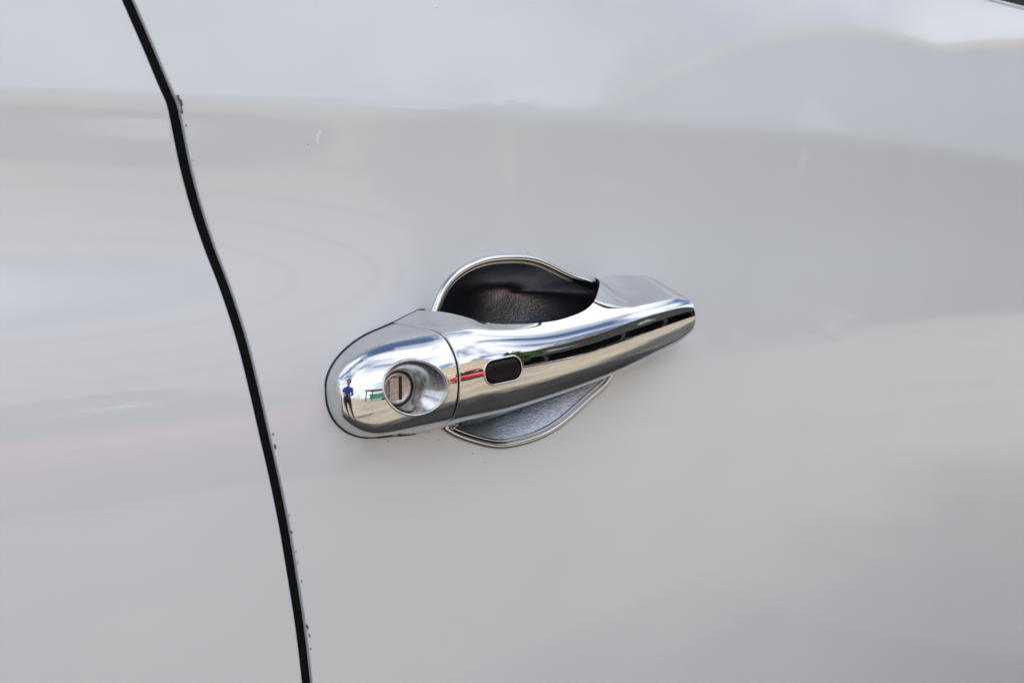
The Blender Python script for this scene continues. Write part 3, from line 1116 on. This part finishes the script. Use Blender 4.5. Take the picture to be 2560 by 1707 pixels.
def parked_car(label, loc, rz, paint, group=None):
    t = empty('parked_car', loc, rz)
    tag(t, label, 'car', group)
    body = car_loft([(-2.18, 0.60, 0.42, 0.72, 0), (-2.12, 0.80, 0.30, 0.92, 0.06), (-1.7, 0.88, 0.24, 1.0, 0.08), (-0.8, 0.90, 0.22, 0.98, 0.08), (0.4, 0.90, 0.22, 0.95, 0.08),
              (1.2, 0.88, 0.22, 0.90, 0.08), (1.85, 0.84, 0.24, 0.78, 0.06), (2.1, 0.72, 0.30, 0.66, 0.04), (2.18, 0.55, 0.38, 0.56, 0)], paint, 'body', t)
    car_loft([(-1.75, 0.62, 0.86, 1.0, 0.1), (-1.35, 0.76, 0.82, 1.32, 0.22), (-0.9, 0.78, 0.82, 1.42, 0.24), (-0.1, 0.78, 0.82, 1.44, 0.24), (0.4, 0.77, 0.82, 1.34, 0.22), (1.1, 0.66, 0.80, 0.90, 0.1)], M['car_glass'], 'cabin_glass', t)
    car_loft([(-1.2, 0.52, 1.33, 1.40, 0.2), (-0.85, 0.57, 1.38, 1.47, 0.2), (-0.1, 0.57, 1.40, 1.49, 0.2), (0.28, 0.53, 1.34, 1.42, 0.2)], paint, 'roof', t)
    for x in (-1.32, 1.32):
        for s in (-1, 1):
            w = Shape()
            w.tube((x, s * 0.68, 0.32), (x, s * 0.90, 0.32), 0.32, 0.31, 24)
            o = w.obj('wheel', M['tyre'], t)
            q = Shape()
            q.tube((x, s * 0.89, 0.32), (x, s * 0.915, 0.32), 0.20, 0.17, 16)
            q.obj('rim', M['alloy'], o)
    for s in (-1, 1):
        h = Shape()
        h.box(2.06, 2.17, s * 0.62 - 0.14, s * 0.62 + 0.14, 0.54, 0.64)
        h.obj('headlight', M['alloy'], t)
    return t


def polar(az, dist, z=0.0):
    a = math.radians(az)
    return (math.sin(a) * dist, -math.cos(a) * dist, z)


parked_car('bright red car mirrored between the lock and the black button', (1.0, -6.3, 0), math.radians(4), M['red_paint'])

# tan clad building straight behind the red car
tb = empty('clad_building', (2.2, -13.0, 0), math.radians(4))
tag(tb, 'tan building with horizontal cladding mirrored above the red car', 'building')
b_ = Shape()
b_.box(-7.2, 7.2, -6, 0, 0, 4.55)
b_.obj('wall', M['brown_gap'], tb)
z = 0.5
for k in range(4):
    st = Shape()
    st.box(-7.25, 7.25, -0.02, 0.06, z, z + 0.93)
    st.obj('cladding_board', M['tan_clad'], tb)
    z += 1.02
pr_ = Shape()
pr_.box(-7.4, 7.4, -6.1, 0.12, 4.56, 5.1)
pr_.obj('parapet', M['tan_clad'], tb)
dr = Shape()
dr.box(3.0, 4.0, 0.065, 0.10, 0.02, 2.1)
dr.obj('door', M['grey_sheet'], tb)

# big open workshop with arched roof to the front right
A_, B_ = Vector(polar(30.5, 22)), Vector(polar(84, 30))
mid = (A_ + B_) / 2
ang_ = math.atan2(B_.y - A_.y, B_.x - A_.x)
L_ = (B_ - A_).length / 2
ws = empty('workshop', mid, ang_)
tag(ws, 'dark open workshop with arched roof and yellow fascia mirrored in the long grip', 'building')
EAVE, CROWN, DEEP = 6.4, 4.6, 14.0


def arch_z(x):
    return EAVE + CROWN * (1 - (x / L_) ** 2)


rf = Shape()
n = 28
for y0, y1, t0, t1 in ((0.3, -DEEP, 0.0, 0.25),):
    xs_ = np.linspace(-L_ - 0.4, L_ + 0.4, n)
    pts = [(x, arch_z(min(max(x, -L_), L_)) + 0.05) for x in xs_] + [(x, arch_z(min(max(x, -L_), L_)) + 0.3) for x in xs_[::-1]]
    for i in range(n - 1):
        a, b2 = xs_[i], xs_[i + 1]
        za, zb2 = pts[i][1], pts[i + 1][1]
        rf.add([(a, 0.3, za), (b2, 0.3, zb2), (b2, -DEEP, zb2), (a, -DEEP, za), (a, 0.3, za + 0.2), (b2, 0.3, zb2 + 0.2), (b2, -DEEP, zb2 + 0.2), (a, -DEEP, za + 0.2)],
               [(0, 1, 2, 3), (7, 6, 5, 4), (0, 4, 5, 1), (3, 2, 6, 7)])
rf.obj('roof', M['grey_sheet'], ws)
wl_ = Shape()
wl_.box(-L_, -L_ + 0.25, -DEEP, 0, 0, EAVE)
wl_.box(L_ - 0.25, L_, -DEEP, 0, 0, EAVE)
wl_.box(-L_ + 0.25, L_ - 0.25, -DEEP, -DEEP + 0.2, 0, EAVE)
wl_.obj('wall', M['dark_sheet'], ws)
gb = Shape()
xs_ = np.linspace(-L_, L_, n)
for i in range(n - 1):
    a, b2 = xs_[i], xs_[i + 1]
    gb.add([(a, 0.0, EAVE - 0.9), (b2, 0.0, EAVE - 0.9), (b2, 0.0, arch_z(b2)), (a, 0.0, arch_z(a)), (a, -0.15, EAVE - 0.9), (b2, -0.15, EAVE - 0.9), (b2, -0.15, arch_z(b2)), (a, -0.15, arch_z(a))],
           [(0, 1, 2, 3), (7, 6, 5, 4), (0, 4, 5, 1), (3, 2, 6, 7)])
gb.obj('gable', M['dark_sheet'], ws)
rg_ = Shape()
for i in range(n - 1):
    a, b2 = xs_[i], xs_[i + 1]
    rg_.add([(a, -DEEP + 0.3, EAVE - 0.05), (b2, -DEEP + 0.3, EAVE - 0.05), (b2, -DEEP + 0.3, arch_z(b2) + 0.1), (a, -DEEP + 0.3, arch_z(a) + 0.1), (a, -DEEP + 0.05, EAVE - 0.05), (b2, -DEEP + 0.05, EAVE - 0.05), (b2, -DEEP + 0.05, arch_z(b2) + 0.1), (a, -DEEP + 0.05, arch_z(a) + 0.1)],
            [(0, 1, 2, 3), (7, 6, 5, 4), (0, 4, 5, 1), (3, 2, 6, 7)])
rg_.obj('rear_gable', M['dark_sheet'], ws)
fa = Shape()
for i in range(n - 1):
    a, b2 = xs_[i], xs_[i + 1]
    fa.add([(a, 0.36, arch_z(a) + 0.0), (b2, 0.36, arch_z(b2) + 0.0), (b2, 0.36, arch_z(b2) + 0.27), (a, 0.36, arch_z(a) + 0.27), (a, 0.31, arch_z(a) + 0.0), (b2, 0.31, arch_z(b2) + 0.0), (b2, 0.31, arch_z(b2) + 0.27), (a, 0.31, arch_z(a) + 0.27)],
           [(0, 1, 2, 3), (7, 6, 5, 4), (0, 4, 5, 1), (3, 2, 6, 7)])
fa.obj('fascia', M['yellow'], ws)
for k in range(6):
    cl = Shape()
    x = -L_ + 0.4 + k * (2 * L_ - 0.8) / 5
    cl.box(x - 0.14, x + 0.14, -0.35, -0.16, 0, EAVE - 0.2)
    cl.obj('column', M['dark_sheet'], ws)
for px_, w_, h_ in ((-6.5, 1.6, 2.2), (0.5, 1.2, 2.9)):
    q = Shape()
    q.prism([(px_ - w_, EAVE + 0.6), (px_ + w_, EAVE + 1.0), (px_ + w_ * 0.4, EAVE + h_), (px_ - w_ * 0.5, EAVE + h_ * 0.8)], 0.01, 0.05)
    q.obj('light_panel', M['grey_sheet'], ws)
parked_car('silver car parked at the dark workshop, mirrored right of the button', polar(43, 18.5), math.radians(60), M['silver_paint'])
parked_car('dark car parked at the dark workshop, mirrored farther along the grip', polar(56, 20.5), math.radians(55), M['black_paint'])

# green shed, canopy and parked cars far to the rear
gs = empty('green_shed', polar(-28, 46), math.radians(-12))
tag(gs, 'long low shed with teal wall mirrored left of the lock', 'building')
q = Shape()
q.box(-17, 17, -7, 0, 0, 3.6)
q.obj('wall', M['green_sheet'], gs)
q = Shape()
q.prism([(-17.5, 3.62), (17.5, 3.62), (17.0, 4.6), (-17.0, 4.6)], -7.4, 0.5)
q.obj('roof', M['grey_sheet'], gs)
cp = empty('steel_canopy', polar(-33, 21), math.radians(-30))
tag(cp, 'open steel canopy frame mirrored beside the photographer', 'canopy')
for x in (-5, 0, 5):
    for y in (-2.4, 2.4):
        q = Shape()
        q.box(x - 0.09, x + 0.09, y - 0.09, y + 0.09, 0, 3.4)
        q.obj('column', M['black_trim'], cp)
q = Shape()
q.box(-5.5, 5.5, -2.9, 2.9, 3.45, 3.58)
q.obj('roof', M['grey_sheet'], cp)
for y in (-2.4, 2.4):
    q = Shape()
    q.box(-5.3, 5.3, y - 0.07, y + 0.07, 3.05, 3.17)
    q.obj('beam', M['black_trim'], cp)
parked_car('black car under the canopy mirrored beside the photographer', (polar(-35, 19)[0], polar(-35, 19)[1], 0), math.radians(70), M['black_paint'])
parked_car('white car beyond the canopy mirrored near the lock', polar(-27, 26), math.radians(-20), M['plain_white'])


def tree(label, loc, h, cr, seed, n=1500):
    rg = random.Random(seed)
    t = empty('tree', loc)
    tag(t, label, 'tree', None)
    tr = Shape()
    tr.tube((0, 0, 0), (0.1, 0, h * 0.45), 0.28, 0.18, 10)
    limbs = []
    for k in range(6):
        a = k * 1.05 + rg.random() * 0.5
        e_ = (math.cos(a) * cr * 0.6, math.sin(a) * cr * 0.6, h * (0.55 + 0.3 * rg.random()))
        tr.tube((0.1, 0, h * (0.3 + 0.02 * k)), e_, 0.11, 0.04, 6)
        limbs.append(e_)
    tr.obj('trunk', M['bark'], t, True)
    cr_ = Shape()
    cl_ = [(e_[0] * rg.uniform(0.4, 1.3), e_[1] * rg.uniform(0.4, 1.3), e_[2] + rg.uniform(-0.5, 1.2), rg.uniform(0.3, 0.5) * cr) for e_ in limbs * 3]
    cl_.append((0, 0, h - cr * 0.3, cr * 0.45))
    for _ in range(n):
        c = rg.choice(cl_)
        d = Vector((rg.gauss(0, 1), rg.gauss(0, 1), rg.gauss(0, 0.8)))
        d = d.normalized() * c[3] * rg.random() ** 0.4
        p = Vector(c[:3]) + d
        u_ = Vector((rg.gauss(0, 1), rg.gauss(0, 1), rg.gauss(0, 1))).normalized()
        w_ = u_.orthogonal().normalized()
        sz = rg.uniform(0.14, 0.3)
        cr_.add([p - u_ * sz, p + w_ * sz * 0.5, p + u_ * sz, p - w_ * sz * 0.5], [(0, 1, 2, 3)])
    cr_.obj('crown', M['leaf'], t)


tree('taller leafy tree rising behind the dark workshop, mirrored in the upper door', polar(52.5, 38.0), 20.5, 5.0, 11, 3600)
tree('smaller leafy tree between tan building and workshop, mirrored in the upper door', polar(41, 43), 19.0, 5.0, 12, 3000)
tree('young leafy tree at the corner of the tan building, mirrored beside the black button', polar(36.0, 12.5), 5.8, 2.2, 13, 2400)
